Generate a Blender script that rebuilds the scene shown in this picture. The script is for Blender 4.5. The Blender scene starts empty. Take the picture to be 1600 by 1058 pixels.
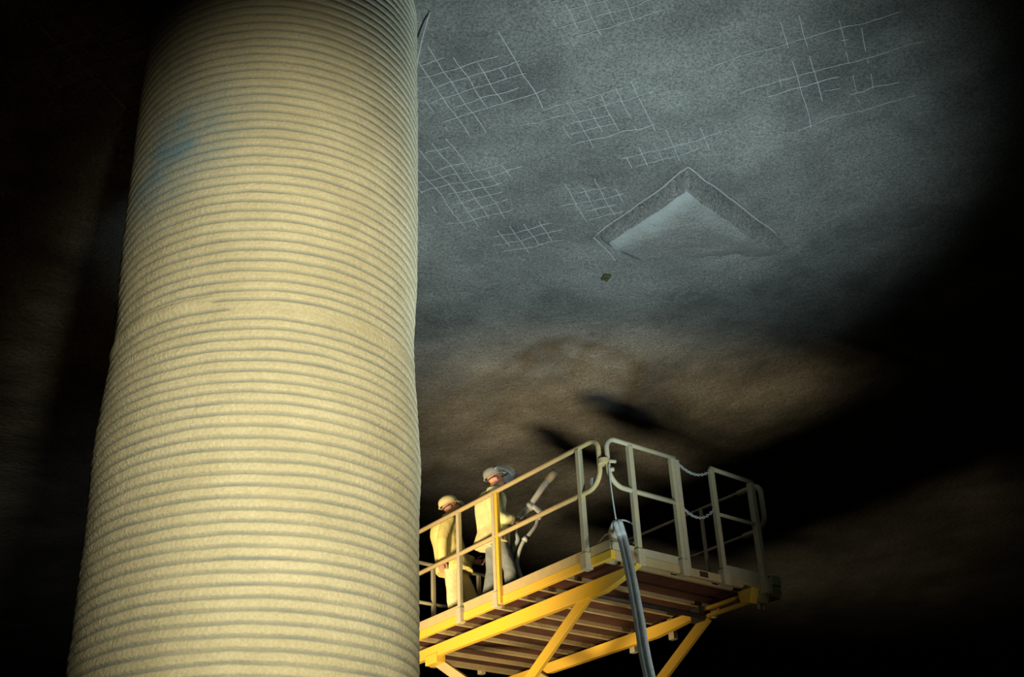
import bpy, bmesh, math, random
from mathutils import Vector, Matrix, noise

R = math.radians
C = bpy.context.scene.collection
scene = bpy.context.scene
random.seed(7)

# ------------------------------------------------------------------ camera
cam_data = bpy.data.cameras.new('camera')
cam_data.sensor_width = 36.0
cam_data.lens = 36.0 * 1917.8 / 1600.0
cam_data.clip_end = 200
cam = bpy.data.objects.new('camera', cam_data)
C.objects.link(cam)
PITCH, ROLL = 0.503806, 0.0485476
fw = Vector((0, math.cos(PITCH), math.sin(PITCH)))
up = Vector((0, -math.sin(PITCH), math.cos(PITCH)))
rt = Vector((1, 0, 0))
rr = math.cos(ROLL) * rt - math.sin(ROLL) * up
uu = math.sin(ROLL) * rt + math.cos(ROLL) * up
cam.matrix_world = Matrix(((rr.x, uu.x, -fw.x, 0), (rr.y, uu.y, -fw.y, 0), (rr.z, uu.z, -fw.z, 0), (0, 0, 0, 1)))
scene.camera = cam

# ------------------------------------------------------------------ world, lamps, exposure
world = bpy.data.worlds.new('world')
scene.world = world
world.use_nodes = True
world.node_tree.nodes['Background'].inputs[0].default_value = (0.35, 0.45, 0.5, 1)
world.node_tree.nodes['Background'].inputs[1].default_value = 0.0

def spot(name, loc, target, energy, color, angle, blend, radius=0.1):
    d = bpy.data.lights.new(name, 'SPOT')
    d.energy = energy; d.color = color
    d.spot_size = R(angle); d.spot_blend = blend; d.shadow_soft_size = radius
    o = bpy.data.objects.new(name, d)
    C.objects.link(o)
    o.location = loc
    o.rotation_euler = (Vector(target) - Vector(loc)).to_track_quat('-Z', 'Y').to_euler()
    return o

# a warm work lamp on the floor aimed at the column, a warm floodlight behind the column,
# and a cool floodlight thrown at the roof
lamp = spot('column_work_lamp', (1.7, -1.5, 1.5), (-1.62, 8.2, 3.8), 4900, (1.0, 0.91, 0.60), 40, 0.9, 0.35)
lamp.scale = (0.54, 1.0, 1.0)      # barn doors narrow the beam to the column
spot('platform_flood_lamp', (-5.0, 9.3, 0.0), (-0.8, 14.8, 4.6), 7100, (1.0, 0.78, 0.44), 36, 1.0, 0.65)
spot('roof_flood_lamp', (1.9, 7.4, -0.9), (0.65, 11.0, 8.0), 3900, (0.74, 0.97, 1.0), 57, 1.0, 0.3)
spot('side_fill_light', (7.0, 4.0, -0.9), (1.0, 12.4, 4.1), 1350, (1.0, 0.97, 0.86), 25, 1.0, 0.2)  # added fill, brightens the platform's short side and the hose

vs = scene.view_settings
vs.view_transform = 'Standard'; vs.look = 'None'; vs.exposure = 0.0; vs.gamma = 1.0
vs.use_curve_mapping = False

# ------------------------------------------------------------------ materials
def material(name, col, col2=None, scale=6.0, rough=0.8, bump=0.0, bump_scale=None, metal=0.0, lo=0.35, hi=0.65, grain=0.0, grain_scale=160.0):
    m = bpy.data.materials.new(name)
    m.use_nodes = True
    nt = m.node_tree; N = nt.nodes; Lk = nt.links
    b = N['Principled BSDF']
    b.inputs['Roughness'].default_value = rough
    b.inputs['Metallic'].default_value = metal
    tc = N.new('ShaderNodeTexCoord')
    out = None
    if col2 is not None:
        n = N.new('ShaderNodeTexNoise'); n.inputs['Scale'].default_value = scale
        n.inputs['Detail'].default_value = 6; n.inputs['Roughness'].default_value = 0.62
        Lk.new(tc.outputs['Object'], n.inputs['Vector'])
        r = N.new('ShaderNodeValToRGB')
        r.color_ramp.elements[0].position = lo; r.color_ramp.elements[0].color = (*col, 1)
        r.color_ramp.elements[1].position = hi; r.color_ramp.elements[1].color = (*col2, 1)
        Lk.new(n.outputs['Fac'], r.inputs['Fac'])
        out = r.outputs['Color']
    else:
        rgb = N.new('ShaderNodeRGB'); rgb.outputs[0].default_value = (*col, 1); out = rgb.outputs[0]
    if grain > 0:
        g = N.new('ShaderNodeTexNoise'); g.inputs['Scale'].default_value = grain_scale; g.inputs['Detail'].default_value = 2
        Lk.new(tc.outputs['Object'], g.inputs['Vector'])
        mr = N.new('ShaderNodeMapRange')
        mr.inputs['From Min'].default_value = 0.3; mr.inputs['From Max'].default_value = 0.7
        mr.inputs['To Min'].default_value = 1 - grain; mr.inputs['To Max'].default_value = 1 + grain
        Lk.new(g.outputs['Fac'], mr.inputs['Value'])
        mx = N.new('ShaderNodeVectorMath'); mx.operation = 'SCALE'
        Lk.new(out, mx.inputs[0]); Lk.new(mr.outputs['Result'], mx.inputs['Scale'])
        out = mx.outputs[0]
    Lk.new(out, b.inputs['Base Color'])
    if bump > 0:
        n2 = N.new('ShaderNodeTexNoise'); n2.inputs['Scale'].default_value = bump_scale or scale * 4
        n2.inputs['Detail'].default_value = 8
        Lk.new(tc.outputs['Object'], n2.inputs['Vector'])
        bp = N.new('ShaderNodeBump'); bp.inputs['Strength'].default_value = bump; bp.inputs['Distance'].default_value = 0.03
        Lk.new(n2.outputs['Fac'], bp.inputs['Height']); Lk.new(bp.outputs['Normal'], b.inputs['Normal'])
    return m

def attr_mix(m, attr, col, strength=1.0):
    """mix a second colour into a material where a mesh attribute says so"""
    nt = m.node_tree; N = nt.nodes; Lk = nt.links
    b = N['Principled BSDF']
    src = b.inputs['Base Color'].links[0].from_socket
    a = N.new('ShaderNodeAttribute'); a.attribute_name = attr
    mm = N.new('ShaderNodeMath'); mm.operation = 'MULTIPLY'; mm.inputs[1].default_value = strength; mm.use_clamp = True
    Lk.new(a.outputs['Fac'], mm.inputs[0])
    mix = N.new('ShaderNodeMix'); mix.data_type = 'RGBA'
    Lk.new(mm.outputs[0], mix.inputs['Factor'])
    Lk.new(src, mix.inputs['A']); mix.inputs['B'].default_value = (*col, 1)
    Lk.new(mix.outputs['Result'], b.inputs['Base Color'])

M = {}
M['rock'] = material('shotcrete_roof', (0.085, 0.084, 0.078), (0.205, 0.20, 0.185), 0.8, 0.95, 0.8, 11, lo=0.33, hi=0.69, grain=0.42, grain_scale=42)
M['dark_rock'] = material('bare_rock', (0.05, 0.047, 0.042), (0.08, 0.075, 0.07), 1.2, 0.95, 0.6, 6)
M['slab'] = material('slab_concrete', (0.14, 0.135, 0.125), (0.20, 0.19, 0.175), 1.3, 0.95, 0.7, 14, grain=0.42, grain_scale=42)
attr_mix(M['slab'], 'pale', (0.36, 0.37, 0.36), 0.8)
M['wire'] = material('dusty_wire', (0.27, 0.275, 0.265), (0.42, 0.42, 0.41), 20, 0.8)
M['column'] = material('dusted_steel', (0.56, 0.51, 0.36), (0.66, 0.61, 0.45), 2.2, 0.85, 0.35, 40, grain=0.10, grain_scale=55)
attr_mix(M['column'], 'bare', (0.20, 0.235, 0.255), 0.95)
attr_mix(M['column'], 'stain', (0.20, 0.36, 0.52), 0.95)
M['yellow'] = material('yellow_paint', (0.80, 0.48, 0.035), (0.74, 0.46, 0.07), 3, 0.5, 0.1, 30)
M['tan'] = material('dusty_yellow_paint', (0.55, 0.41, 0.18), (0.46, 0.36, 0.19), 5, 0.75, 0.15, 40)
M['grey'] = material('grey_dusty_paint', (0.42, 0.385, 0.285), (0.52, 0.44, 0.25), 6, 0.75, 0.15, 40)
M['deck'] = material('rusty_deck_plate', (0.045, 0.013, 0.006), (0.085, 0.028, 0.012), 3, 0.8, 0.2, 20)
M['joist'] = material('tan_joist_steel', (0.52, 0.40, 0.19), (0.42, 0.31, 0.14), 5, 0.7, 0.15, 30)
M['dark_metal'] = material('dark_metal', (0.03, 0.025, 0.02), (0.06, 0.045, 0.035), 8, 0.6)
M['galv'] = material('galvanised_steel', (0.42, 0.45, 0.45), (0.52, 0.55, 0.55), 12, 0.55, metal=0.2)
M['rubber'] = material('tyre_rubber', (0.02, 0.02, 0.02), None, rough=0.9)
M['hose'] = material('blue_grey_hose', (0.56, 0.63, 0.66), (0.72, 0.75, 0.75), 7, 0.6, 0.15, 30)
attr_mix(M['hose'], 'seam', (0.05, 0.07, 0.07), 0.9)
M['skin'] = material('skin', (0.46, 0.23, 0.15), (0.52, 0.27, 0.19), 9, 0.55)
M['eye'] = material('eye_dark', (0.03, 0.02, 0.02), None, rough=0.2)
M['jacket'] = material('yellow_jacket', (0.72, 0.66, 0.32), (0.78, 0.71, 0.36), 4, 0.7, 0.25, 14)
M['jacket2'] = material('deep_yellow_jacket', (0.78, 0.64, 0.22), (0.82, 0.69, 0.27), 4, 0.7, 0.25, 14)
M['trousers'] = material('grey_trousers', (0.17, 0.19, 0.20), (0.24, 0.26, 0.26), 5, 0.85, 0.25, 16)
M['trousers2'] = material('yellow_trousers', (0.66, 0.60, 0.34), (0.74, 0.66, 0.34), 4, 0.75, 0.25, 14)
M['hat_grey'] = material('grey_white_shell', (0.27, 0.29, 0.285), (0.36, 0.375, 0.36), 9, 0.45)
M['hat_yellow'] = material('cream_shell', (0.80, 0.68, 0.34), (0.84, 0.73, 0.40), 9, 0.4)
M['boot'] = material('dark_boot', (0.05, 0.045, 0.04), None, rough=0.8)
M['white'] = material('white_dusty_pipe', (0.62, 0.62, 0.56), (0.72, 0.71, 0.64), 10, 0.6)
M['bluegrey'] = material('blue_grey_fitting', (0.30, 0.37, 0.41), (0.38, 0.44, 0.46), 10, 0.5)
M['olive'] = material('olive_plate', (0.055, 0.05, 0.022), (0.08, 0.07, 0.03), 10, 0.7)
mv = bpy.data.materials.new('clear_visor'); mv.use_nodes = True
nt = mv.node_tree
pb = nt.nodes['Principled BSDF']
pb.inputs['Base Color'].default_value = (0.55, 0.62, 0.64, 1); pb.inputs['Roughness'].default_value = 0.25
pb.inputs['Alpha'].default_value = 0.5
M['visor'] = mv

# ------------------------------------------------------------------ helpers
def obj(name, bm, mat, parent=None, smooth=True):
    me = bpy.data.meshes.new(name)
    bmesh.ops.recalc_face_normals(bm, faces=bm.faces[:])
    bm.to_mesh(me); bm.free()
    if smooth:
        for p in me.polygons: p.use_smooth = True
    me.materials.append(mat)
    o = bpy.data.objects.new(name, me)
    C.objects.link(o)
    if parent is not None: o.parent = parent
    return o

def bevel_obj(o, w=0.006):
    md = o.modifiers.new('edge_bevel', 'BEVEL'); md.width = w; md.segments = 2; md.limit_method = 'ANGLE'; md.angle_limit = R(40)
    for p in o.data.polygons: p.use_smooth = False
    return o

def thing(name, label, cat, loc=(0, 0, 0), rotz=0, group=None):
    o = bpy.data.objects.new(name, None); C.objects.link(o)
    o.empty_display_size = 0.2
    o.location = loc; o.rotation_euler = (0, 0, rotz)
    return tag(o, label, cat, group)

def tag(o, label, cat, group=None):
    o['label'] = label; o['category'] = cat
    if group: o['group'] = group
    return o

def struct(o):
    o['kind'] = 'structure'
    return o

def box(bm, x0, x1, y0, y1, z0, z1):
    v = [bm.verts.new((x, y, z)) for x in (x0, x1) for y in (y0, y1) for z in (z0, z1)]
    for f in ((0, 1, 3, 2), (4, 6, 7, 5), (0, 4, 5, 1), (2, 3, 7, 6), (0, 2, 6, 4), (1, 5, 7, 3)):
        bm.faces.new([v[i] for i in f])

def prism(bm, pts, axis, c0, c1):
    """extrude a closed polygon; pts are (u, v); axis 'x': u=y v=z, axis 'y': u=x v=z, axis 'z': u=x v=y"""
    def P(u, v, c):
        return {'x': (c, u, v), 'y': (u, c, v), 'z': (u, v, c)}[axis]
    a = [bm.verts.new(P(u, v, c0)) for u, v in pts]
    b = [bm.verts.new(P(u, v, c1)) for u, v in pts]
    n = len(pts)
    bm.faces.new(a); bm.faces.new(b[::-1])
    for i in range(n):
        bm.faces.new((a[i], a[(i + 1) % n], b[(i + 1) % n], b[i]))

def spline(pts, n=8):
    """Catmull-Rom through points"""
    P = [Vector(p) for p in pts]
    P = [P[0] * 2 - P[1]] + P + [P[-1] * 2 - P[-2]]
    out = []
    for i in range(1, len(P) - 2):
        for k in range(n):
            t = k / n
            a, b, c, d = P[i - 1], P[i], P[i + 1], P[i + 2]
            out.append(0.5 * ((2 * b) + (c - a) * t + (2 * a - 5 * b + 4 * c - d) * t * t + (3 * b - a - 3 * c + d) * t ** 3))
    out.append(P[-2])
    return out

def tube(bm, pts, radius, seg=10, closed=False, section=None, twist=0.0, ref=None):
    """sweep a round (or given) section along a polyline; radius may be a list"""
    P = [Vector(p) for p in pts]
    n = len(P)
    rad = radius if isinstance(radius, (list, tuple)) else [radius] * n
    sec = section or [(math.cos(2 * math.pi * k / seg), math.sin(2 * math.pi * k / seg)) for k in range(seg)]
    rings = []; nv = None; tprev = None
    for i in range(n):
        if closed:
            t = (P[(i + 1) % n] - P[i - 1])
        else:
            t = P[min(i + 1, n - 1)] - P[max(i - 1, 0)]
        t.normalize()
        if nv is None:
            nv = Vector(ref) if ref else (Vector((0, 0, 1)) if abs(t.z) < 0.9 else Vector((1, 0, 0)))
        else:
            nv = tprev.rotation_difference(t) @ nv
        nv = (nv - t * nv.dot(t)).normalized()
        bv = t.cross(nv)
        a = twist * i / max(n - 1, 1)
        u = nv * math.cos(a) + bv * math.sin(a); w = bv * math.cos(a) - nv * math.sin(a)
        rings.append([bm.verts.new(P[i] + (u * x + w * y) * rad[i]) for x, y in sec])
        tprev = t
    m = len(sec)
    for i in range(n if closed else n - 1):
        a, b = rings[i], rings[(i + 1) % n]
        for k in range(m):
            bm.faces.new((a[k], a[(k + 1) % m], b[(k + 1) % m], b[k]))
    if not closed:
        bm.faces.new(rings[0][::-1]); bm.faces.new(rings[-1])
    return rings

def loft(bm, rings, seg=20):
    """rings of (x, y, z, rx, ry): stacked horizontal ellipses"""
    rs = []
    for (x, y, z, rx, ry) in rings:
        rs.append([bm.verts.new((x + rx * math.cos(2 * math.pi * k / seg), y + ry * math.sin(2 * math.pi * k / seg), z)) for k in range(seg)])
    for a, b in zip(rs, rs[1:]):
        for k in range(seg):
            bm.faces.new((a[k], a[(k + 1) % seg], b[(k + 1) % seg], b[k]))
    bm.faces.new(rs[0][::-1]); bm.faces.new(rs[-1])

def ball(bm, c, r, mat=None, seg=16):
    rx, ry, rz = r if isinstance(r, (tuple, list)) else (r, r, r)
    Mx = (mat or Matrix.Identity(4)) @ Matrix.Translation(c) @ Matrix.Diagonal((rx, ry, rz, 1))
    bmesh.ops.create_uvsphere(bm, u_segments=seg, v_segments=seg // 2 + 2, radius=1, matrix=Mx)

def remeshed(bm, voxel, smooth=4):
    """fuse overlapping closed shapes into one continuous surface; returns a bmesh"""
    me = bpy.data.meshes.new('tmp'); bmesh.ops.recalc_face_normals(bm, faces=bm.faces[:]); bm.to_mesh(me); bm.free()
    o = bpy.data.objects.new('tmp', me); C.objects.link(o)
    md = o.modifiers.new('r', 'REMESH'); md.mode = 'VOXEL'; md.voxel_size = voxel
    ms = o.modifiers.new('s', 'SMOOTH'); ms.factor = 0.5; ms.iterations = smooth
    dg = bpy.context.evaluated_depsgraph_get()
    nm = bpy.data.meshes.new_from_object(o.evaluated_get(dg))
    out = bmesh.new(); out.from_mesh(nm)
    bpy.data.objects.remove(o); bpy.data.meshes.remove(me); bpy.data.meshes.remove(nm)
    return out

def set_attr(o, name, values):
    a = o.data.attributes.new(name, 'FLOAT', 'POINT')
    a.data.foreach_set('value', values)

# ------------------------------------------------------------------ the cavern
H = 8.0
FLOOR = -1.6
def roof_z(x, y):
    v = Vector((x, y, 3.3))
    d = 0.07 * noise.noise(v * 0.35) + 0.045 * noise.noise(v * 0.9 + Vector((9, 2, 0))) + 0.028 * noise.noise(v * 2.6) + 0.016 * noise.noise(v * 6.0)
    return H + d

def roof():
    bm = bmesh.new()
    xs = [-16, -13, -10] + [-8 + 0.1 * i for i in range(161)] + [10, 13, 16]
    ys = [-6, -2, 2, 5] + [6.5 + 0.1 * i for i in range(155)] + [23, 25, 28, 32, 37]
    g = [[bm.verts.new((x, y, roof_z(x, y) + (0 if 6 < y < 23 else 0))) for x in xs] for y in ys]
    for j in range(len(ys) - 1):
        for i in range(len(xs) - 1):
            bm.faces.new((g[j][i], g[j][i + 1], g[j + 1][i + 1], g[j + 1][i]))
    # give the roof a back so that it is a solid slab of rock
    bx = bmesh.new(); box(bx, -16.5, 16.5, -6.5, 37.5, H + 0.4, H + 1.0)
    me = bpy.data.meshes.new('t'); bx.to_mesh(me); bx.free(); bm.from_mesh(me)
    return bm
struct(obj('ceiling', roof(), M['rock']))
def slab(name, *a, mat='dark_rock'):
    bm = bmesh.new(); box(bm, *a); return struct(obj(name, bm, M[mat], smooth=False))
slab('floor', -16.5, 16.5, -6.5, 37.5, FLOOR - 0.4, FLOOR)
slab('wall_left', -16.9, -16, -6.5, 37.5, FLOOR - 0.4, H + 1.0)
slab('wall_right', 16, 16.9, -6.5, 37.5, FLOOR - 0.4, H + 1.0)
slab('wall_back', -16, 16, 37, 37.9, FLOOR - 0.4, H + 1.0)
slab('wall_front', -16, 16, -6.9, -6, FLOOR - 0.4, H + 1.0)

# the square-cornered concrete step let into the roof
def roof_step():
    T = Vector((2.0, 10.81, 0)); L = Vector((1.02, 12.06, 0)); Rr = Vector((3.45, 12.58, 0)); B = L + (Rr - T)
    bm = bmesh.new(); pale = {}
    n1, n2 = 26, 40
    zt = H + 0.25
    def drop(s, t):
        return 0.16 - 0.05 * s - 0.02 * t - 0.46 * max(0, s * t - 0.07) - 0.35 * max(0, t - 0.62)
    grid = []
    for i in range(n1 + 1):
        row = []
        for j in range(n2 + 1):
            s, t = i / n1, j / n2
            p = T + (L - T) * s + (Rr - T) * t
            e1 = t * (Rr - T).length; e2 = s * (L - T).length
            r = 0.022 * noise.noise(Vector((p.x * 3, p.y * 3, 1))) + 0.012 * noise.noise(Vector((p.x * 9, p.y * 9, 5)))
            edge = min(e1, e2)
            z = roof_z(T.x, T.y) * 0.5 + 0.5 * roof_z(p.x, p.y) - drop(s, t) + r - 0.03 * min(edge / 0.4, 1)
            ins = T + (L - T) * (0.10 + 0.82 * s) + (Rr - T) * (0.06 + 0.9 * t)
            v = bm.verts.new((ins.x + 0.6 * r, ins.y + 0.6 * r, z)); row.append(v)
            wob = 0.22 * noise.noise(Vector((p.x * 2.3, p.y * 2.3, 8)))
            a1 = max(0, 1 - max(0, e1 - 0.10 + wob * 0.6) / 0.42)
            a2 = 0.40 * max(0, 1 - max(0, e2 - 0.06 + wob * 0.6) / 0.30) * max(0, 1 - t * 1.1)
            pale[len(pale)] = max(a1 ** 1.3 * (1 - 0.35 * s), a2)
        grid.append(row)
    for i in range(n1):
        for j in range(n2):
            bm.faces.new((grid[i][j], grid[i + 1][j], grid[i + 1][j + 1], grid[i][j + 1]))
    border = [grid[i][0] for i in range(n1 + 1)] + [grid[n1][j] for j in range(1, n2 + 1)] + [grid[i][n2] for i in range(n1 - 1, -1, -1)] + [grid[0][j] for j in range(n2 - 1, 0, -1)]
    # the side faces get their own edge so that they stay crisp
    low = [bm.verts.new(v.co) for v in border]
    def outer(v):
        i, j = next((i, j) for i in range(n1 + 1) for j in (range(n2 + 1) if i in (0, n1) else (0, n2)) if grid[i][j] is v)
        return T + (L - T) * (i / n1) + (Rr - T) * (j / n2)
    topv = []
    for v in border:
        q = outer(v); topv.append(bm.verts.new((q.x, q.y, roof_z(q.x, q.y) + 0.015)))
    cap = [bm.verts.new((v.co.x, v.co.y, zt)) for v in topv]
    for k in range(len(border)):
        k2 = (k + 1) % len(border)
        bm.faces.new((topv[k], topv[k2], cap[k2], cap[k]))
    for k in range(len(border)):
        k2 = (k + 1) % len(border)
        bm.faces.new((low[k], low[k2], topv[k2], topv[k]))
    bm.faces.new(cap)
    npale = len(bm.verts)
    # thin raised lip where the step meets the roof
    for a, b in ((L, T), (T, T + (Rr - T) * 0.85), (L, L + Vector((0.31, 0.58, 0)))):
        pts = []
        for q in range(13):
            p = a + (b - a) * q / 12
            c = (p - (T + L + Rr + B) / 4).normalized() * 0.012
            pts.append((p.x + c.x, p.y + c.y, roof_z(p.x, p.y) - 0.006))
        tube(bm, pts, 0.013, 6)
    bm.verts.index_update()
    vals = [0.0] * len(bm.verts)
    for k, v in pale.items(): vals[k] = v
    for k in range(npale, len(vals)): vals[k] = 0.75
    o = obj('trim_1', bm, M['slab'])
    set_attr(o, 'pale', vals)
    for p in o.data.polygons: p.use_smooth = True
    return struct(o)
roof_step()

# ------------------------------------------------------------------ wire mesh breaking out of the shotcrete
A1 = R(20.5); D1 = Vector((math.sin(A1), math.cos(A1), 0)); D2 = Vector((math.cos(A1), -math.sin(A1), 0))
def wire_patch(label, cx, cy, l1, l2, keep=0.0, seed=0, pitch=0.17, rad=0.0062):
    """l1: reach along D1, l2: reach along D2; the wires surface only where the shotcrete has worn away"""
    c = Vector((cx, cy, 0)); bm = bmesh.new()
    def bared(p, wire):
        q = p - c; u, w = q.dot(D1) / (l1 / 2), q.dot(D2) / (l2 / 2)
        if (p.x + 1.888) ** 2 + (p.y - 8.288) ** 2 < 1.2 ** 2: return False
        f = 0.75 - (u * u + w * w) * 0.62
        return f + 0.75 * noise.noise(p * 1.9 + Vector((seed, 0, 0))) + 1.0 * noise.noise(Vector((wire * 1.7, seed * 1.3, 3.4))) + 0.3 * noise.noise(p * 6 + Vector((wire, 0, 0))) + keep > 0.25
    def run(a, b, wire):
        n = int((b - a).length / 0.035); cur = []
        for q in range(n + 1):
            p = a + (b - a) * q / n
            if bared(p, wire):
                p2 = p + Vector((noise.noise(p * 3), noise.noise(p * 3 + Vector((3, 3, 3))), 0)) * 0.014
                cur.append(Vector((p2.x, p2.y, roof_z(p2.x, p2.y) - 0.002 + 0.004 * noise.noise(p * 9))))
            else:
                if len(cur) > 2: tube(bm, cur, rad * (0.7 + 0.5 * abs(noise.noise(Vector((wire, 1.5, seed))))), 5)
                cur = []
        if len(cur) > 2: tube(bm, cur, rad * 0.8, 5)
    cross = keep
    k1 = int(l2 * 0.65 / pitch); k2 = int(l1 * 0.65 / pitch)
    for k in range(-k1, k1 + 1):
        o = D2 * k * pitch
        keep = cross - (0.45 if l2 > 1.5 else 0)
        run(c + o - D1 * l1 * 0.65, c + o + D1 * l1 * 0.65, k + 0.37)
    keep = cross
    for k in range(-k2, k2 + 1):
        o = D1 * k * pitch
        run(c + o - D2 * l2 * 0.65, c + o + D2 * l2 * 0.65, k + 40.37)
    o = obj('wire_mesh', bm, M['wire'])
    return tag(o, label, 'wire mesh', 'welded wire mesh showing through the roof')
for i, (lab, x, y, a, b, kp) in enumerate([
    ('boldest grid of wire mesh bared in the roof, beside the column top', -0.25, 9.35, 1.1, 1.0, 0.30),
    ('wire mesh grid at the top edge of the photo, straight above the lift platform', 0.98, 8.25, 0.9, 1.0, 0.12),
    ('wire mesh patch in the roof touching the column edge, below the boldest grid', -0.45, 10.95, 1.3, 1.1, 0.12),
    ('short row of wire mesh squares just above the corner of the roof step', 1.8, 10.42, 0.45, 0.9, 0.25),
    ('long stray mesh wires in the dark roof at upper right of the photo', 3.25, 9.3, 1.5, 1.9, -0.05),
    ('small tangle of mesh wire in the pale patch between column and roof step', 0.15, 12.1, 0.5, 0.9, 0.15),
    ('faint wire mesh squares left of the roof step edge', 0.95, 11.35, 0.6, 0.6, 0.1),
    ('faint wire mesh in mid roof between the boldest grid and the roof step', 0.95, 9.9, 0.9, 1.1, -0.02),
    ('faint wire mesh in the dark roof left of the column', -3.55, 8.9, 2.2, 1.1, 0.1),
]):
    wire_patch(lab, x, y, a, b, kp, seed=i + 3)

# hanging wire beside the column top, and a bolt plate
bm = bmesh.new()
tube(bm, spline([(-0.60, 8.30, roof_z(-0.6, 8.3) - 0.01), (-0.66, 8.45, 7.93), (-0.74, 8.72, 7.88), (-0.78, 8.95, 7.90), (-0.80, 9.1, roof_z(-0.8, 9.1))], 6), 0.008, 6)
tag(obj('loose_wire', bm, M['wire']), 'single loose pale wire looping from the roof beside the column top', 'wire')
t = thing('bolt_plate', 'small dark olive bolt plate on the roof below the roof step', 'plate', (1.2, 12.97, roof_z(1.2, 12.97) - 0.02), R(20))
bm = bmesh.new(); box(bm, -0.05, 0.05, -0.06, 0.06, -0.012, 0.03); bevel_obj(obj('plate', bm, M['olive'], t))
bm = bmesh.new(); tube(bm, [(0, 0, -0.05), (0, 0, 0.0)], 0.018, 8); obj('bolt', bm, M['olive'], t)

# ------------------------------------------------------------------ the ribbed column
def column():
    CX, CY = 8.5 * math.sin(R(-12.83)), 8.5 * math.cos(R(12.83))
    pitch = 0.0805; seg = 168; per = 9
    z0, z1 = FLOOR, H + 0.1
    n = int((z1 - z0) / pitch * per)
    bm = bmesh.new(); bare = []; stain = []
    rows = []
    def base_r(z):
        r = 1.156
        r += 0.012 * min(max((z - 5.0) / 1.6, 0), 1)
        r -= 0.030 * math.exp(-((z - 4.55) / 0.42) ** 2)
        r += 0.018 * math.exp(-((z - 3.55) / 0.30) ** 2)
        return r
    seam_z = 4.30
    for j in range(n + 1):
        z = z0 + (z1 - z0) * j / n
        row = []
        for i in range(seg):
            th = 2 * math.pi * i / seg
            ct, st = math.cos(th), math.sin(th)
            # wandering of the ribs around the pipe
            wv = Vector((ct * 1.6, st * 1.6, z * 2.2))
            wob = 0.010 * noise.noise(wv) + 0.006 * noise.noise(wv * 3.1)
            zz = z + wob - pitch * (i / seg)                    # ribs wind as one long helix
            ph = ((zz - seam_z) / pitch) % 1.0
            kk = math.floor((zz - seam_z) / pitch)
            g = math.exp(-((min(ph, 1 - ph)) / 0.135) ** 2)     # narrow groove between broad ribs
            near = round((zz - seam_z) / pitch)
            # coupling band: the groove at the joint is filled, first one turn and then the next
            left = th > R(272) or th < R(80)
            if (near == 0 and not (R(262) < th < R(360) or th < R(85))) or (near == -1 and (R(268) < th < R(360) or th < R(85))):
                g *= 0.06
            dirt = 0.5 + 0.5 * noise.noise(Vector((ct * 3, st * 3, z * 9 + 4)))
            r = base_r(z) - 0.019 * g + 0.004 * noise.noise(Vector((ct * 7, st * 7, z * 7))) + 0.0025 * noise.noise(Vector((ct * 30, st * 30, z * 30)))
            row.append(bm.verts.new((r * ct, r * st, z)))
            if R(150) < th < R(262) and near in (0, -1): row[-1].co.x, row[-1].co.y = ct * (r + 0.016 * math.exp(-((zz - seam_z) / 0.045) ** 2)), st * (r + 0.016 * math.exp(-((zz - seam_z) / 0.045) ** 2))
            bare.append(min(1, g * (0.55 + 0.6 * dirt)))
            # blue stain high on the left of the camera side
            dz = (z - 5.78 - 0.35 * math.sin((th - R(246)))) / 0.46; da = (th - R(238)) / R(24)
            s = math.exp(-(dz * dz + da * da)) * (0.75 + 0.5 * noise.noise(Vector((th * 6, z * 6, 0))))
            stain.append(max(0, s))
        rows.append(row)
    for a, b in zip(rows, rows[1:]):
        for i in range(seg):
            bm.faces.new((a[i], a[(i + 1) % seg], b[(i + 1) % seg], b[i]))
    bm.faces.new(rows[0][::-1]); bm.faces.new(rows[-1])
    for v in bm.verts: v.co.z -= FLOOR
    o = obj('ribbed_column', bm, M['column'])
    o.location = (CX, CY, FLOOR)
    set_attr(o, 'bare', bare); set_attr(o, 'stain', stain)
    tag(o, 'huge round ribbed steel column coated in pale tan dust, standing in the foreground', 'column')
column()

# ------------------------------------------------------------------ the scissor lift
# local frame: x along the short side (away to the right), y along the long side (away to the left), z from the cavern floor
YAW = 0.6875
CORNER = Vector((0.94474, 12.56453, FLOOR))
lift = thing('scissor_lift', 'yellow scissor lift with a railed work platform carrying two workers beside the column', 'lift', CORNER, YAW)
Z0 = -FLOOR
W_, L_ = 2.52, 4.55          # platform width and length
DZ = 4.31 + Z0               # deck top
def part(name, bm, mat, bev=0.006, parent=lift):
    o = obj(name, bm, M[mat], parent)
    return bevel_obj(o, bev) if bev else o
def zb(bm, x0, x1, y0, y1, z0, z1): box(bm, x0, x1, y0, y1, z0 + Z0, z1 + Z0)

bm = bmesh.new(); zb(bm, 0.03, W_ - 0.03, 0.03, L_ - 0.03, 4.275, 4.31); part('deck', bm, 'deck')
def channel(x0, x1, y0, y1):
    bm = bmesh.new(); zb(bm, x0, x1, y0, y1, 4.205, 4.3); return bm
part('edge_channel', channel(-0.02, 0.04, -0.02, L_), 'yellow')
part('edge_channel', channel(0.04, W_ + 0.02, -0.02, 0.04), 'tan')
part('edge_channel', channel(W_ - 0.04, W_ + 0.02, 0.04, L_), 'joist')
part('edge_channel', channel(0.04, W_ - 0.04, L_ - 0.06, L_), 'joist')
def toe(x0, x1, y0, y1, h=4.418):
    bm = bmesh.new(); zb(bm, x0, x1, y0, y1, 4.305, h); return bm
part('toe_board', toe(-0.012, 0.012, 0.0, L_), 'tan')
part('toe_board', toe(0.02, 1.06, -0.012, 0.012, 4.40), 'grey')
part('toe_board', toe(1.72, 2.42, -0.012, 0.012, 4.44), 'grey')
part('toe_board', toe(W_ - 0.012, W_ + 0.012, 0.1, L_), 'grey')
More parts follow.
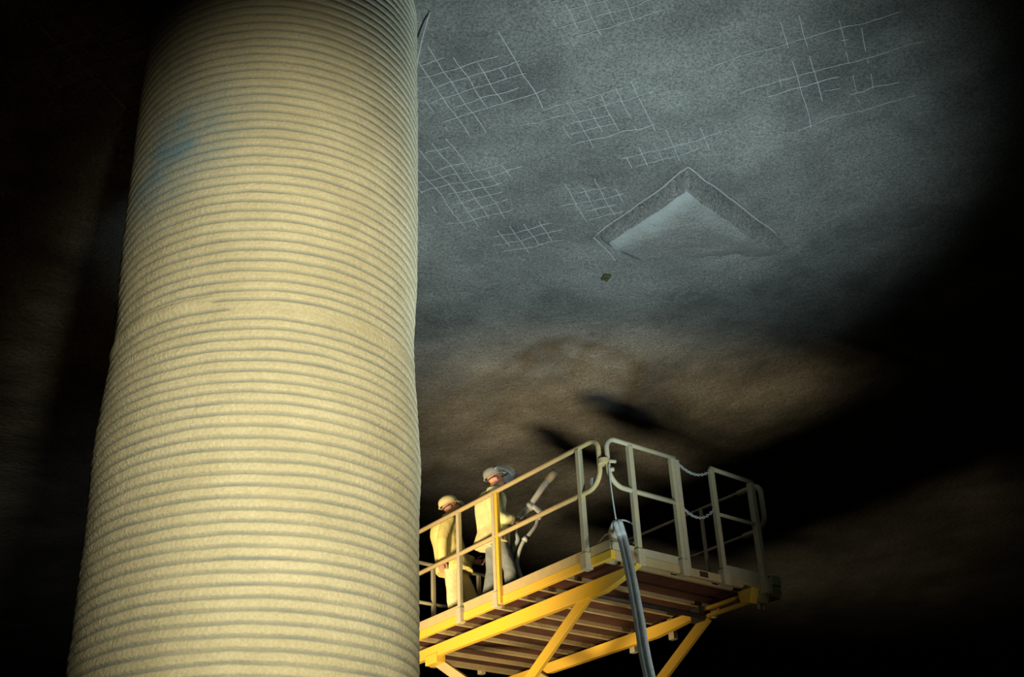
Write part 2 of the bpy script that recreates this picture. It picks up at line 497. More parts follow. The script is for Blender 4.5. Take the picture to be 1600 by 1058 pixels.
part('toe_board', toe(0.02, W_ - 0.02, L_ - 0.02, L_), 'grey')
for y in (0.17, 0.84, 1.30, 1.68, 2.12, 2.50, 2.92, 3.32, 3.72, 4.12):
    bm = bmesh.new()
    # lipped channel section, open upwards towards the deck
    prism(bm, [(y - 0.022, 4.275 + Z0), (y - 0.022, 4.222 + Z0), (y + 0.022, 4.222 + Z0), (y + 0.022, 4.275 + Z0), (y + 0.012, 4.275 + Z0), (y + 0.012, 4.235 + Z0), (y - 0.012, 4.235 + Z0), (y - 0.012, 4.275 + Z0)], 'x', 0.045, W_ - 0.045)
    part('joist', bm, 'joist', 0.003)

# long carrying beams under the joists, tapered to a point at the near end
bm = bmesh.new()
prism(bm, [(4.4, 4.13 + Z0), (4.4, 4.0 + Z0), (0.35, 3.955 + Z0), (0.05, 4.02 + Z0), (-0.2, 4.10 + Z0), (-0.2, 4.13 + Z0)], 'x', 0.16, 0.24)
part('support_beam', bm, 'yellow')
bm = bmesh.new()
prism(bm, [(4.4, 4.13 + Z0), (4.4, 4.0 + Z0), (1.45, 3.98 + Z0), (0.75, 4.05 + Z0), (0.75, 4.13 + Z0)], 'x', 2.01, 2.09)
part('support_beam', bm, 'yellow')
for z in (4.03, 4.12):
    bm = bmesh.new(); zb(bm, 2.02, 2.08, -0.06, 0.76, z - 0.018, z + 0.018); part('tie_bar', bm, 'yellow', 0.004)
bm = bmesh.new(); prism(bm, [(-0.17, 4.17 + Z0), (-0.11, 4.0 + Z0), (0.03, 4.03 + Z0), (0.06, 4.17 + Z0)], 'x', 2.0, 2.12); part('end_block', bm, 'yellow')
bm = bmesh.new(); zb(bm, 1.97, 2.13, 0.62, 0.80, 3.98, 4.15); part('pivot_block', bm, 'dark_metal')
bm = bmesh.new(); zb(bm, 0.14, 0.28, 3.45, 3.7, 3.90, 4.02); part('slide_block', bm, 'yellow')
for y in (1.25, 1.95):
    bm = bmesh.new(); zb(bm, 2.12, 2.19, y, y + 0.09, 3.93, 4.19); part('hanger_bracket', bm, 'grey')

# scissor arms: two crossing pairs, two stages
def arm(x, ya, za, yb, zb_, w=0.055, h=0.062):
    bm = bmesh.new()
    a = Vector((x, ya, za + Z0)); b = Vector((x, yb, zb_ + Z0))
    tube(bm, [a, b], 1.0, section=[(h, w / 2), (-h, w / 2), (-h, -w / 2), (h, -w / 2)], ref=(0, 0, 1))
    return bm
for x in (0.20, 2.05):
    s = 1 if x < 1 else -1
    part('scissor_arm', arm(x, 0.60, 4.02, 3.9, 1.95), 'yellow')
    part('scissor_arm', arm(x + s * 0.09, 3.68, 3.99, 0.5, 1.95), 'tan')
    part('scissor_arm', arm(x, 0.50, 1.95, 3.9, -0.15), 'yellow')
    part('scissor_arm', arm(x + s * 0.09, 3.9, 1.95, 0.5, -0.15), 'yellow')
for y, z in ((0.62, 4.02), (2.22, 2.98), (3.9, 1.95), (0.5, 1.95), (2.2, 0.9)):
    bm = bmesh.new(); tube(bm, [(0.18, y, z + Z0), (2.07, y, z + Z0)], 0.03, 12); part('pivot_pin', bm, 'dark_metal', 0)
bm = bmesh.new()
prism(bm, [(0.0, 0.55), (0.25, 0.55), (0.25, 0.95), (0.1, 1.36), (4.5, 1.36), (4.65, 0.95), (4.65, 0.55)], 'x', 0.1, 2.15)
part('chassis', bm, 'yellow', 0.02)
for x, y in ((-0.02, 0.85), (2.27, 0.85), (-0.02, 3.8), (2.27, 3.8)):
    bm = bmesh.new(); sgn = -1 if x < 1 else 1
    tube(bm, [(x - 0.13, y, 0.42), (x - 0.10, y, 0.42), (x + 0.10, y, 0.42), (x + 0.13, y, 0.42)], [0.34, 0.415, 0.415, 0.34], 28)
    wh = part('wheel', bm, 'rubber', 0)
    bm = bmesh.new(); tube(bm, [(x + sgn * 0.12, y, 0.42), (x + sgn * 0.15, y, 0.42)], [0.2, 0.17], 20); part('hub', bm, 'yellow', 0, wh)

# railing: posts
def post(x, y, w=0.058, top=5.585, bottom=4.20, mat='grey', ox=0, oy=0, socket=True):
    bm = bmesh.new(); zb(bm, x - w / 2, x + w / 2, y - w / 2, y + w / 2, bottom, top)
    p = part('post', bm, mat, 0.008)
    if socket:
        bm = bmesh.new()
        prism(bm, [(x - w * 0.8, y - w * 0.8), (x + w * 0.8, y - w * 0.8), (x + w * 0.8, y + w * 0.8), (x - w * 0.8, y + w * 0.8)], 'z', 4.17 + Z0, 4.36 + Z0)
        part('post_socket', bm, mat, 0.01, p)
    return p
E_ = -0.035
post(E_, 0.36, 0.064)
post(E_, 1.95, 0.058, socket=True)
post(E_ - 0.002, 1.888, 0.052, mat='yellow', socket=False)
post(E_, 2.68, 0.056)
post(E_, 3.80, 0.058)
post(E_, 4.50, 0.058)
post(0.38, E_, 0.064)
post(1.05, E_, 0.062); post(1.118, E_, 0.062, top=5.58, socket=False)
post(1.71, E_, 0.062, top=5.60)
post(2.40, E_, 0.075, top=5.57); post(2.475, 0.03, 0.07, top=5.45)
for y in (0.95, 2.1, 3.3, 4.45): post(W_ + 0.03, y, 0.04)
for x in (0.9, 1.7): post(x, L_ + 0.03, 0.055)

def arc(c, r, a0, a1, plane, n=8):
    out = []
    for k in range(n + 1):
        a = R(a0 + (a1 - a0) * k / n)
        u, v = r * math.cos(a), r * math.sin(a)
        out.append((c[0], c[1] + u, c[2] + v) if plane == 'y' else (c[0] + u, c[1], c[2] + v))
    return out
TZ, MZ = 5.605 + Z0, 5.04 + Z0
def loop_long(x, y_near, y_far, r=0.13, rb=0.21):
    """top rail that turns down at the corner and returns as the mid rail, one bent tube"""
    pts = [(x, y_far, TZ), (x, y_near + r, TZ)] + arc((x, y_near + r, TZ - r), r, 90, 180, 'y')[1:] + [(x, y_near, MZ + rb + 0.02)] + arc((x, y_near + rb, MZ + rb), rb, 180, 270, 'y') + [(x, y_far, MZ)]
    return pts
def loop_short(y, x_near, x_far, r=0.13, rb=0.21):
    pts = [(x_far, y, TZ), (x_near + r, y, TZ)] + arc((x_near + r, y, TZ - r), r, 90, 180, 'x')[1:] + [(x_near, y, MZ + rb + 0.02)] + arc((x_near + rb, y, MZ + rb), rb, 180, 270, 'x') + [(x_far, y, MZ)]
    return pts
def rail(pts, r=0.029, mat='tan', name='rail'):
    bm = bmesh.new(); tube(bm, pts, r, 12); return part(name, bm, mat, 0)
rail(loop_long(E_, 0.03, 4.52))
rail(loop_short(E_, 0.03, 1.10), mat='grey')
rail([(1.70, E_, TZ + 0.005), (2.44, E_, TZ - 0.015)], 0.027, 'grey')
rail([(1.70, E_, MZ), (2.44, E_, MZ - 0.005)], 0.022, 'grey')
# far side loop, its rounded end showing past the corner post
rail(loop_long(W_ + 0.075, -0.02, 0.34, 0.12, 0.16), 0.034, 'grey')
for z in (TZ, MZ): rail([(W_ + 0.06, 0.33, z), (W_ + 0.06, 4.5, z)], 0.017, 'grey')
rail([(0.0, L_ + 0.03, TZ), (W_, L_ + 0.03, TZ)], 0.026, 'grey')
rail([(0.0, L_ + 0.03, MZ), (W_, L_ + 0.03, MZ)], 0.024, 'grey')
# clamp that ties the two loops together at the corner
bm = bmesh.new()
tube(bm, [(-0.002, -0.002, 5.28 + Z0), (-0.002, -0.002, 5.345 + Z0)], 0.068, 16)
cl = part('corner_clamp', bm, 'tan', 0.005)
bm = bmesh.new(); tube(bm, [(0.03, -0.06, 5.31 + Z0), (0.10, -0.09, 5.31 + Z0)], 0.022, 8); part('clamp_bolt', bm, 'grey', 0, cl)
bm = bmesh.new(); tube(bm, [(0.03, -0.05, 5.215 + Z0), (0.075, -0.075, 5.215 + Z0)], 0.026, 8); part('clamp_bolt', bm, 'grey', 0, cl)
bm = bmesh.new(); zb(bm, -0.06, -0.02, 0.14, 0.18, 5.07, 5.17); part('latch', bm, 'galv')
# gate chains
def chain(x0, z0, x1, z1, sag):
    bm = bmesh.new()
    n = 17; P = []
    for k in range(n + 1):
        t = k / n
        P.append(Vector((x0 + (x1 - x0) * t, E_, z0 + (z1 - z0) * t - sag * 4 * t * (1 - t) + Z0)))
    for k in range(n):
        a, b = P[k], P[k + 1]; c = (a + b) / 2; t = (b - a).normalized(); ln = (b - a).length * 0.62
        s = Vector((0, 1, 0)) if k % 2 else t.cross(Vector((0, 1, 0)))
        tube(bm, [c + t * ln * math.cos(q * math.pi / 5) + s * 0.014 * math.sin(q * math.pi / 5) for q in range(10)], 0.0065, 5, closed=True)
    part('gate_chain', bm, 'galv', 0)
chain(1.15, 5.55, 1.69, 5.57, 0.09)
chain(1.15, 5.0, 1.69, 5.10, 0.12)
# far corner fittings and underside lug
bm = bmesh.new(); zb(bm, W_ - 0.02, W_ + 0.14, -0.07, 0.08, 4.30, 4.43); part('corner_bracket', bm, 'grey', 0.012)
bm = bmesh.new(); prism(bm, [(2.36, 4.31 + Z0), (2.30, 4.17 + Z0), (2.62, 4.15 + Z0), (2.66, 4.22 + Z0), (2.64, 4.31 + Z0)], 'y', -0.06, 0.12); part('corner_gusset', bm, 'joist', 0.01)
bm = bmesh.new(); zb(bm, 2.37, 2.46, -0.10, -0.02, 4.18, 4.36); part('post_socket', bm, 'grey', 0.01)
bm = bmesh.new(); prism(bm, [(2.20, 4.18 + Z0), (2.24, 4.06 + Z0), (2.40, 4.06 + Z0), (2.44, 4.18 + Z0)], 'y', -0.05, 0.05)
lug = part('lug', bm, 'joist')
for x in (2.27, 2.36):
    bm = bmesh.new(); tube(bm, [(x, 0, 3.99 + Z0), (x, 0, 4.07 + Z0)], 0.018, 8); part('bolt', bm, 'grey', 0, lug)
bm = bmesh.new(); zb(bm, 1.32, 1.45, -0.026, -0.018, 4.222, 4.285); part('plate', bm, 'deck', 0.002)

def lw(x, y, z):
    """lift frame to world"""
    c, s = math.cos(YAW), math.sin(YAW)
    return Vector((CORNER.x + x * c - y * s, CORNER.y + x * s + y * c, z))

# ------------------------------------------------------------------ hose, rope and cable at the near corner
hose = thing('air_hose', 'blue-grey flat double hose running down in front of the near corner of the lift platform', 'hose', lw(-3.1, -4.4, FLOOR))
def hose_mesh():
    bm = bmesh.new()
    pts = [lw(0.16, 0.10, 4.46), lw(0.10, 0.02, 4.60), lw(0.055, -0.075, 4.60), lw(0.045, -0.125, 4.47), lw(0.01, -0.19, 4.32), lw(-0.28, -0.55, 3.80), lw(-0.62, -0.95, 3.2), lw(-1.02, -1.42, 2.50), lw(-1.9, -2.6, 0.8), lw(-2.8, -3.9, -1.2), lw(-3.05, -4.3, -1.53), lw(-3.5, -4.9, -1.55)]
    pts = spline(pts, 8)
    n = len(pts)
    sec = []
    seam = []
    m = 24
    for k in range(m):
        a = 2 * math.pi * k / m
        u = 1.0 * math.cos(a)
        pin = 1 - 0.5 * math.exp(-(u / 0.24) ** 2)
        sec.append((u, 0.46 * math.sin(a) * (1.15 - 0.25 * u * u) * pin))
        seam.append(math.exp(-(u / 0.13) ** 2))
    rad = [0.034 + 0.02 * min(1, i / 18) for i in range(n)]
    rings = tube(bm, pts, rad, section=sec, twist=0.75, ref=(0.83, 0.35, 0))
    vals = [0.0] * len(bm.verts)
    bm.verts.index_update()
    for i, r in enumerate(rings):
        for k, v in enumerate(r):
            vals[v.index] = seam[k] * (0.75 + 0.5 * noise.noise(v.co * 9))
    inv = Matrix.Translation(-hose.location)
    bm.transform(inv)
    o = obj('hose_jacket', bm, M['hose'], hose)
    set_attr(o, 'seam', vals)
hose_mesh()
bm = bmesh.new(); tube(bm, [lw(0.15, 0.11, 4.40) - hose.location, lw(0.13, 0.08, 4.55) - hose.location, lw(0.11, 0.05, 4.60) - hose.location], [0.05, 0.052, 0.04], 12)
obj('coupling', bm, M['grey'], hose)
bm = bmesh.new()
tube(bm, spline([lw(0.0, -0.08, 5.27), lw(0.005, -0.075, 5.1), lw(0.02, -0.07, 4.9), lw(0.035, -0.07, 4.72), lw(0.045, -0.07, 4.63)], 5), 0.0085, 6)
tag(obj('rope', bm, M['galv']), 'thin pale rope hanging from the corner clamp down to the hose end', 'rope')
bm = bmesh.new()
pts = []
for k in range(15):
    a = R(200 - 300 * k / 14)
    pts.append(lw(0.30 + 0.19 * math.cos(a) + 0.05, 0.10, 4.60 + 0.13 * math.sin(a)))
pts = [lw(-0.10 + 0.18, 0.30, 4.45), lw(0.0 + 0.15, 0.22, 4.56)] + pts
tube(bm, spline(pts, 4), 0.0105, 7)
tag(obj('cable', bm, M['galv']), 'pale cable coiled in a loop on the deck beside the near corner post', 'cable')

# ------------------------------------------------------------------ the workers
def ellips_tube(bm, pts, seg=14):
    tube(bm, [p[:3] for p in pts], [p[3] for p in pts], seg)

def finger_hand(bm, wrist, direction, palm_n, curl, side, scale=1.0):
    """palm plus four fingers and a thumb; direction: along the palm, palm_n: out of the palm face"""
    d = Vector(direction).normalized(); pn = Vector(palm_n); pn = (pn - d * pn.dot(d)).normalized(); s = d.cross(pn) * side
    w = Vector(wrist)
    for k, (ln, off) in enumerate(((0.072, 0.031), (0.080, 0.0105), (0.075, -0.0105), (0.060, -0.031))):
        p = w + d * 0.085 + s * off; fd = (d + s * off * 1.3).normalized()
        pts = [w + d * 0.05 + s * off * 0.8, p]; a = 0
        for q in range(3):
            a += curl[q]
            p = p + (fd * math.cos(a) + pn * math.sin(a)) * ln * (0.42, 0.33, 0.25)[q] * scale
            pts.append(p.copy())
        tube(bm, pts, [0.0095, 0.0095, 0.009, 0.008, 0.006], 8)
    p0 = w + d * 0.03 + s * 0.03
    t1 = p0 + (d * 0.55 + s * 0.75 + pn * 0.35).normalized() * 0.04
    t2 = t1 + (d * 0.75 + s * 0.25 + pn * 0.6).normalized() * 0.03
    t3 = t2 + (d * 0.7 - s * 0.1 + pn * 0.7).normalized() * 0.022
    tube(bm, [p0, t1, t2, t3], [0.013, 0.0115, 0.010, 0.007], 8)

def palm(bm, wrist, direction, palm_n, side):
    d = Vector(direction).normalized(); pn = Vector(palm_n); pn = (pn - d * pn.dot(d)).normalized(); s = d.cross(pn) * side
    w = Vector(wrist)
    sec = [(math.cos(2 * math.pi * k / 14) * 0.45, math.sin(2 * math.pi * k / 14)) for k in range(14)]
    tube(bm, [w - d * 0.02, w, w + d * 0.03, w + d * 0.06, w + d * 0.09], [0.027, 0.030, 0.039, 0.043, 0.038], section=sec, ref=pn)

def person(name, label, loc, yaw, J, cols, visor=False):
    """J: joints in a frame where +x is the way the person faces and z is up from the soles"""
    p = thing(name, label, 'person', loc, yaw)
    V = lambda k: Vector(J[k])
    neck, chest, pelvis, head = V('neck'), V('chest'), V('pelvis'), V('head')
    HM = Matrix.Translation(head) @ Matrix.Rotation(R(J['turn']), 4, 'Z') @ Matrix.Rotation(R(-J['tilt']), 4, 'Y')
    # ---- one continuous body
    bm = bmesh.new()
    ball(bm, (-0.012, 0, 0.035), (0.098, 0.076, 0.098), HM, 22)
    ball(bm, (0.022, 0, -0.035), (0.068, 0.062, 0.082), HM, 20)
    ball(bm, (0.045, 0, -0.085), (0.042, 0.046, 0.030), HM, 16)           # jaw and chin
    ball(bm, (0.093, 0, -0.022), (0.022, 0.014, 0.026), HM, 12)           # nose
    ball(bm, (0.080, 0, 0.004), (0.014, 0.012, 0.028), HM, 12)
    ball(bm, (0.078, 0, 0.030), (0.016, 0.052, 0.012), HM, 12)            # brow
    ball(bm, (0.080, 0, -0.066), (0.014, 0.026, 0.0085), HM, 12)          # lips
    for s in (-1, 1):
        ball(bm, (-0.012, s * 0.078, -0.012), (0.020, 0.012, 0.033), HM, 12)   # ears
    hb = HM @ Vector((-0.02, 0, -0.05))
    ellips_tube(bm, [(*hb, 0.058), (*neck, 0.060), (*(neck + Vector((-0.01, 0, -0.06))), 0.075)])
    loft(bm, [(pelvis.x, 0, pelvis.z - 0.06, 0.10, 0.15), (pelvis.x, 0, pelvis.z + 0.06, 0.105, 0.15), (pelvis.x * 0.5 + chest.x * 0.5, 0, (pelvis.z + chest.z) / 2, 0.095, 0.135), (chest.x, 0, chest.z, 0.115, 0.165), (chest.x, 0, chest.z + 0.13, 0.095, 0.165), (neck.x, 0, neck.z - 0.03, 0.05, 0.07)])
    hands = []
    for sd, s in (('r', -1), ('l', 1)):
        sh, el, wr = V('shoulder_' + sd), V('elbow_' + sd), V('wrist_' + sd)
        ellips_tube(bm, [(*sh, 0.055), (*(sh.lerp(el, 0.4)), 0.048), (*el, 0.039), (*(el.lerp(wr, 0.35)), 0.038), (*wr, 0.027)])
        hd = V('hand_dir_' + sd); pn = V('palm_' + sd)
        palm(bm, wr, hd, pn, -s)
        hands.append((wr, hd, pn, -s, J['curl_' + sd]))
        hp, kn, an = V('hip_' + sd), V('knee_' + sd), V('ankle_' + sd)
        ellips_tube(bm, [(*hp, 0.085), (*(hp.lerp(kn, 0.4)), 0.072), (*kn, 0.054), (*(kn.lerp(an, 0.3)), 0.054), (*an, 0.038)])
        ball(bm, an + Vector((0.06, 0, -0.045)), (0.11, 0.04, 0.035))
    bm = remeshed(bm, 0.008, 3)
    for h in hands: finger_hand(bm, h[0], h[1], h[2], h[4], h[3])
    obj('body', bm, M['skin'], p)
    for s in (-1, 1):
        bm = bmesh.new(); ball(bm, (0.080, s * 0.031, 0.010), 0.0105, HM, 10); obj('eye', bm, M['eye'], p)
    # ---- jacket: loose torso, sleeves, collar, hanging hem
    bm = bmesh.new()
    hem = V('hem')
    rings = []
    for k in range(13):
        t = k / 12
        z = hem.z + (neck.z - 0.015 - hem.z) * t
        c = hem.lerp(pelvis, min(t / 0.25, 1)) if t < 0.25 else (pelvis.lerp(chest, (t - 0.25) / 0.45) if t < 0.7 else chest.lerp(neck, (t - 0.7) / 0.3))
        prof = [(0, 0.215, 0.255), (0.25, 0.200, 0.240), (0.5, 0.185, 0.225), (0.75, 0.185, 0.232), (0.86, 0.178, 0.222), (0.94, 0.145, 0.175), (1.0, 0.09, 0.095)]
        for (t0, a0, b0), (t1, a1, b1) in zip(prof, prof[1:]):
            if t0 <= t <= t1 + 1e-6:
                f = (t - t0) / (t1 - t0); rx = a0 + (a1 - a0) * f; ry = b0 + (b1 - b0) * f
        bk = 1 + J['bulk']
        rings.append((c.x - 0.02 * math.sin(t * math.pi), 0, z, rx * bk, ry * bk))
    loft(bm, rings, 28)
    for sd, s in (('r', -1), ('l', 1)):
        sh, el, wr = V('shoulder_' + sd), V('elbow_' + sd), V('wrist_' + sd)
        cuff = el.lerp(wr, 0.93)
        inner = sh + Vector((0, -s * 0.07, 0.0))
        sh = sh + Vector((0, 0, 0.02)); inner = inner + Vector((0, 0, 0.03))
        ellips_tube(bm, [(*inner, 0.092), (*sh, 0.098), (*(sh.lerp(el, 0.45)), 0.084), (*el, 0.080), (*(el.lerp(cuff, 0.5)), 0.074), (*cuff, 0.060)])
    ellips_tube(bm, [(*(neck + Vector((-0.005, 0, -0.03))), 0.085), (*(neck + Vector((0, 0, 0.022))), 0.080)])
    bm = remeshed(bm, 0.011, 3)
    for v in bm.verts:          # cloth folds
        q = v.co
        n = noise.noise(Vector((q.x * 7, q.y * 7, q.z * 3.2))) * 0.011 + noise.noise(Vector((q.x * 17, q.y * 17, q.z * 8 + 5))) * 0.006
        v.co += v.normal * n
    obj('jacket', bm, M[cols[0]], p)
    # ---- trousers
    bm = bmesh.new()
    loft(bm, [(pelvis.x, 0, pelvis.z - 0.10, 0.115, 0.165), (pelvis.x, 0, pelvis.z, 0.13, 0.175), (pelvis.x, 0, pelvis.z + 0.12, 0.12, 0.165)])
    for sd in 'rl':
        hp, kn, an = V('hip_' + sd), V('knee_' + sd), V('ankle_' + sd)
        lw_ = J['leg_w']
        ellips_tube(bm, [(*(hp + Vector((0, 0, 0.05))), 0.10 * lw_), (*hp, 0.112 * lw_), (*(hp.lerp(kn, 0.5)), 0.100 * lw_), (*kn, 0.088 * lw_), (*(kn.lerp(an, 0.5)), 0.082 * lw_), (*(an + Vector((0, 0, 0.02))), 0.076 * lw_)])
    bm = remeshed(bm, 0.011, 3)
    for v in bm.verts:
        q = v.co
        v.co += v.normal * (noise.noise(Vector((q.x * 9, q.y * 9, q.z * 6))) * 0.009 + noise.noise(q * 20) * 0.003)
    obj('trousers', bm, M[cols[1]], p)
    for sd in 'rl':
        an = V('ankle_' + sd); g = an.z - 0.09
        bm = bmesh.new()
        loft(bm, [(an.x + 0.05, an.y, g, 0.145, 0.052), (an.x + 0.05, an.y, g + 0.03, 0.148, 0.055), (an.x + 0.04, an.y, g + 0.07, 0.125, 0.054), (an.x + 0.0, an.y, g + 0.13, 0.072, 0.055), (an.x, an.y, g + 0.24, 0.060, 0.056)])
        obj('boot', bm, M['boot'], p)
    # ---- hard hat
    bm = bmesh.new()
    seg = 28
    prof = [(1.0, 0.0), (1.0, 0.018), (0.96, 0.052), (0.86, 0.082), (0.68, 0.108), (0.42, 0.125), (0.16, 0.131)]
    rows = []
    for (f, z) in prof:
        rows.append([bm.verts.new((0.137 * f * math.cos(2 * math.pi * k / seg), 0.113 * f * math.sin(2 * math.pi * k / seg), z + 0.008 * (abs(math.sin(2 * math.pi * k / seg)) < 0.15) * (f > 0.3))) for k in range(seg)])
    brim_o = []; brim_u = []
    for k in range(seg):
        a = 2 * math.pi * k / seg; c = math.cos(a)
        e = 0.012 + 0.050 * max(0, c) ** 2.2
        x, y = (0.137 + e) * c, (0.113 + e * 0.6) * math.sin(a)
        brim_o.append(bm.verts.new((x, y, -0.006 - 0.016 * max(0, c)))); brim_u.append(bm.verts.new((0.128 * c, 0.105 * math.sin(a), -0.008)))
    tops = bm.verts.new((0, 0, 0.134))
    for a_, b_ in zip(rows, rows[1:]):
        for k in range(seg): bm.faces.new((a_[k], a_[(k + 1) % seg], b_[(k + 1) % seg], b_[k]))
    for k in range(seg):
        bm.faces.new((rows[-1][k], rows[-1][(k + 1) % seg], tops))
        bm.faces.new((brim_o[k], brim_o[(k + 1) % seg], rows[0][(k + 1) % seg], rows[0][k]))
        bm.faces.new((brim_u[k], brim_u[(k + 1) % seg], brim_o[(k + 1) % seg], brim_o[k]))
    # inner shell closes the hat over the head
    rows2 = [[bm.verts.new((0.128 * f * math.cos(2 * math.pi * k / seg), 0.105 * f * math.sin(2 * math.pi * k / seg), z - 0.008)) for k in range(seg)] for (f, z) in ((0.96, 0.05), (0.68, 0.10), (0.2, 0.125))]
    prev = brim_u
    for rw in rows2:
        for k in range(seg): bm.faces.new((prev[k], rw[k], rw[(k + 1) % seg], prev[(k + 1) % seg]))
        prev = rw
    bm.faces.new(prev)
    HT = HM @ Matrix.Translation((-0.012, 0, 0.045)) @ Matrix.Rotation(R(J.get('hat_tilt', 0)), 4, 'Y')
    bm.transform(HT)
    hat = obj('hard_hat', bm, M[cols[2]], p)
    bm = bmesh.new()      # chin strap / head harness at the back
    tube(bm, [HM @ Vector((-0.105 * math.cos(R(a)), 0.09 * math.sin(R(a)), 0.012)) for a in range(-80, 81, 16)], 0.009, 6)
    obj('harness', bm, M['dark_metal'], hat)
    if visor:
        bm = bmesh.new(); n = 12; rws = []
        for (r, z, fo) in ((0.152, 0.045, 0.0), (0.168, 0.0, 0.02), (0.178, -0.06, 0.035), (0.178, -0.135, 0.04), (0.168, -0.185, 0.03)):
            rws.append([(r * math.cos(R(-74 + 148 * k / n)) * 1.05 + fo, r * 0.92 * math.sin(R(-74 + 148 * k / n)), z) for k in range(n + 1)])
        for th in (0, 0.003):
            vv = [[bm.verts.new((x * (1 + th * 4), y * (1 + th * 4), z)) for x, y, z in rw] for rw in rws]
            for a_, b_ in zip(vv, vv[1:]):
                for k in range(n): bm.faces.new((a_[k], a_[k + 1], b_[k + 1], b_[k]))
        VT = HM @ Matrix.Translation((0.0, 0, 0.03)) @ Matrix.Rotation(R(-J['visor_up']), 4, 'Y')
        bm.transform(VT)
        obj('face_shield', bm, M['visor'], hat)
        bm = bmesh.new()
        tube(bm, [VT @ Vector((0.155 * math.cos(R(a)) * 1.03, 0.15 * math.sin(R(a)), 0.048)) for a in range(-80, 81, 10)], 0.010, 6)
        obj('shield_band', bm, M['bluegrey'], hat)
    else:
        bm = bmesh.new()  # raised clear lens on the brim
        n = 10; vv = []
        for (r, z) in ((0.155, -0.015), (0.185, -0.02), (0.200, -0.055), (0.196, -0.085)):
            vv.append([HT @ Vector((r * math.cos(R(-50 + 100 * k / n)), 0.8 * r * math.sin(R(-50 + 100 * k / n)), z)) for k in range(n + 1)])
        for off in (0, 0.003):
            q = [[bm.verts.new(c + Vector((off, 0, off))) for c in rw] for rw in vv]
            for a_, b_ in zip(q, q[1:]):
                for k in range(n): bm.faces.new((a_[k], a_[k + 1], b_[k + 1], b_[k]))
        obj('visor', bm, M['visor'], hat)
    return p

DECK = 4.31
TALL = dict(head=(-0.055, 0, 1.735), tilt=18, turn=0, hat_tilt=-2, neck=(-0.10, 0, 1.585), chest=(-0.13, 0, 1.30), pelvis=(-0.10, 0, 0.93), hem=(-0.15, 0, 0.83), bulk=0.07, leg_w=0.98,
    shoulder_r=(-0.12, -0.20, 1.46), elbow_r=(-0.09, -0.29, 1.13), wrist_r=(0.125, -0.20, 1.10), hand_dir_r=(0.7, 0.45, 0.15), palm_r=(0.3, 0.9, 0.1), curl_r=(0.8, 0.9, 0.7),
    shoulder_l=(-0.12, 0.20, 1.46), elbow_l=(0.04, 0.28, 1.18), wrist_l=(0.25, 0.14, 1.22), hand_dir_l=(0.75, -0.35, 0.2), palm_l=(0.2, -0.9, 0.2), curl_l=(0.8, 0.9, 0.7),
    hip_r=(-0.08, -0.095, 0.90), knee_r=(0.06, -0.11, 0.50), ankle_r=(0.08, -0.12, 0.09),
    hip_l=(-0.10, 0.095, 0.90), knee_l=(-0.13, 0.12, 0.50), ankle_l=(-0.22, 0.13, 0.09), visor_up=34)
SHORT = dict(head=(-0.025, 0, 1.695), tilt=22, turn=-6, hat_tilt=4, neck=(-0.07, 0, 1.55), chest=(-0.085, 0, 1.26), pelvis=(-0.01, 0, 0.90), hem=(0.01, 0, 0.79), bulk=0.13, leg_w=1.15,
    shoulder_r=(-0.09, -0.20, 1.42), elbow_r=(-0.19, -0.27, 1.12), wrist_r=(-0.19, -0.28, 0.86), hand_dir_r=(-0.15, 0.0, -1), palm_r=(0.2, 1, 0), curl_r=(0.25, 0.35, 0.3),
    shoulder_l=(-0.08, 0.20, 1.42), elbow_l=(0.10, 0.26, 1.10), wrist_l=(0.30, 0.14, 0.99), hand_dir_l=(0.9, -0.25, -0.15), palm_l=(0.1, -1, 0), curl_l=(0.4, 0.5, 0.4),
    hip_r=(-0.03, -0.10, 0.87), knee_r=(-0.02, -0.12, 0.48), ankle_r=(-0.02, -0.13, 0.09),
    hip_l=(0.05, 0.10, 0.87), knee_l=(0.23, 0.12, 0.48), ankle_l=(0.23, 0.13, 0.09))
tb = lw(0.44, 2.4, DECK); sb = lw(0.44, 3.45, DECK)
person('person', 'person in pale yellow jacket, grey trousers and grey hat with face shield, holding a nozzle', tb, R(10), TALL, ('jacket', 'trousers', 'hat_grey'), True)
person('person', 'person in deep yellow jacket and trousers with cream hard hat, looking up beside the column', sb, R(12), SHORT, ('jacket2', 'trousers2', 'hat_yellow'), False)

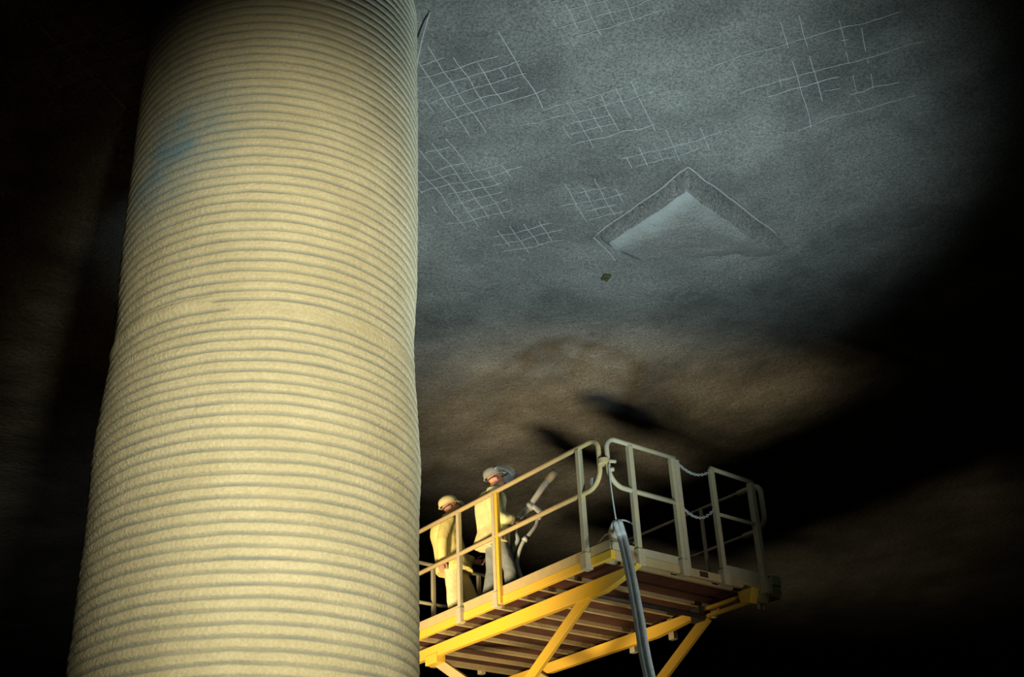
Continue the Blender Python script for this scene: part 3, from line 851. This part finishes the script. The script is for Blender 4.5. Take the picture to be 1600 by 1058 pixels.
# ------------------------------------------------------------------ spray nozzle
noz = thing('spray_nozzle', 'white spray nozzle with side branch and hose, held up by a person on the lift', 'nozzle', tb + Vector((0.18, 0.0, 1.12)), 0)
N0 = Vector((0.18, 0.0, 1.12))
def npart(name, pts, r, mat, seg=12):
    bm = bmesh.new(); tube(bm, [Vector(q) - N0 for q in pts], r, seg); return obj(name, bm, M[mat], noz)
npart('grip', [(0.17, 0.0, 1.08), (0.205, 0.0, 1.165), (0.215, 0.0, 1.20)], [0.03, 0.032, 0.036], 'bluegrey')
npart('barrel', [(0.21, 0, 1.19), (0.215, 0, 1.197), (0.35, 0, 1.335), (0.36, 0, 1.345), (0.55, 0.01, 1.62), (0.56, 0.01, 1.625), (0.615, 0.01, 1.71)], [0.04, 0.045, 0.045, 0.04, 0.04, 0.042, 0.042], 'white')
npart('tip', [(0.595, 0.01, 1.68), (0.60, 0.01, 1.685), (0.72, 0.015, 1.81)], [0.044, 0.050, 0.062], 'grey')
npart('collar', [(0.335, 0, 1.32), (0.375, 0, 1.365)], [0.058, 0.058], 'white')
npart('side_branch', spline([(0.36, 0, 1.345), (0.42, -0.01, 1.325), (0.475, -0.015, 1.27), (0.515, -0.02, 1.205)], 4), 0.036, 'white')
npart('valve', [(0.49, -0.02, 1.215), (0.445, -0.02, 1.165)], [0.034, 0.04], 'white')
npart('supply_hose', spline([(0.455, -0.02, 1.175), (0.43, -0.03, 1.08), (0.35, -0.05, 0.97), (0.265, -0.06, 0.87), (0.20, -0.06, 0.73), (0.17, -0.06, 0.58), (0.21, -0.06, 0.40), (0.30, -0.02, 0.22), (0.36, 0.1, 0.06), (0.5, 0.3, 0.034), (0.8, 0.5, 0.034)], 6), 0.026, 'galv', 10)
npart('hose_clamp', [(0.30, -0.055, 0.915), (0.265, -0.06, 0.87)], 0.037, 'galv', 10)
npart('return_hose', spline([(0.185, 0.0, 1.115), (0.17, -0.02, 1.0), (0.19, -0.05, 0.90), (0.14, -0.03, 0.80), (0.08, 0.06, 0.62), (0.05, 0.15, 0.4), (0.2, 0.4, 0.1), (0.5, 0.7, 0.03)], 6), 0.028, 'bluegrey', 10)
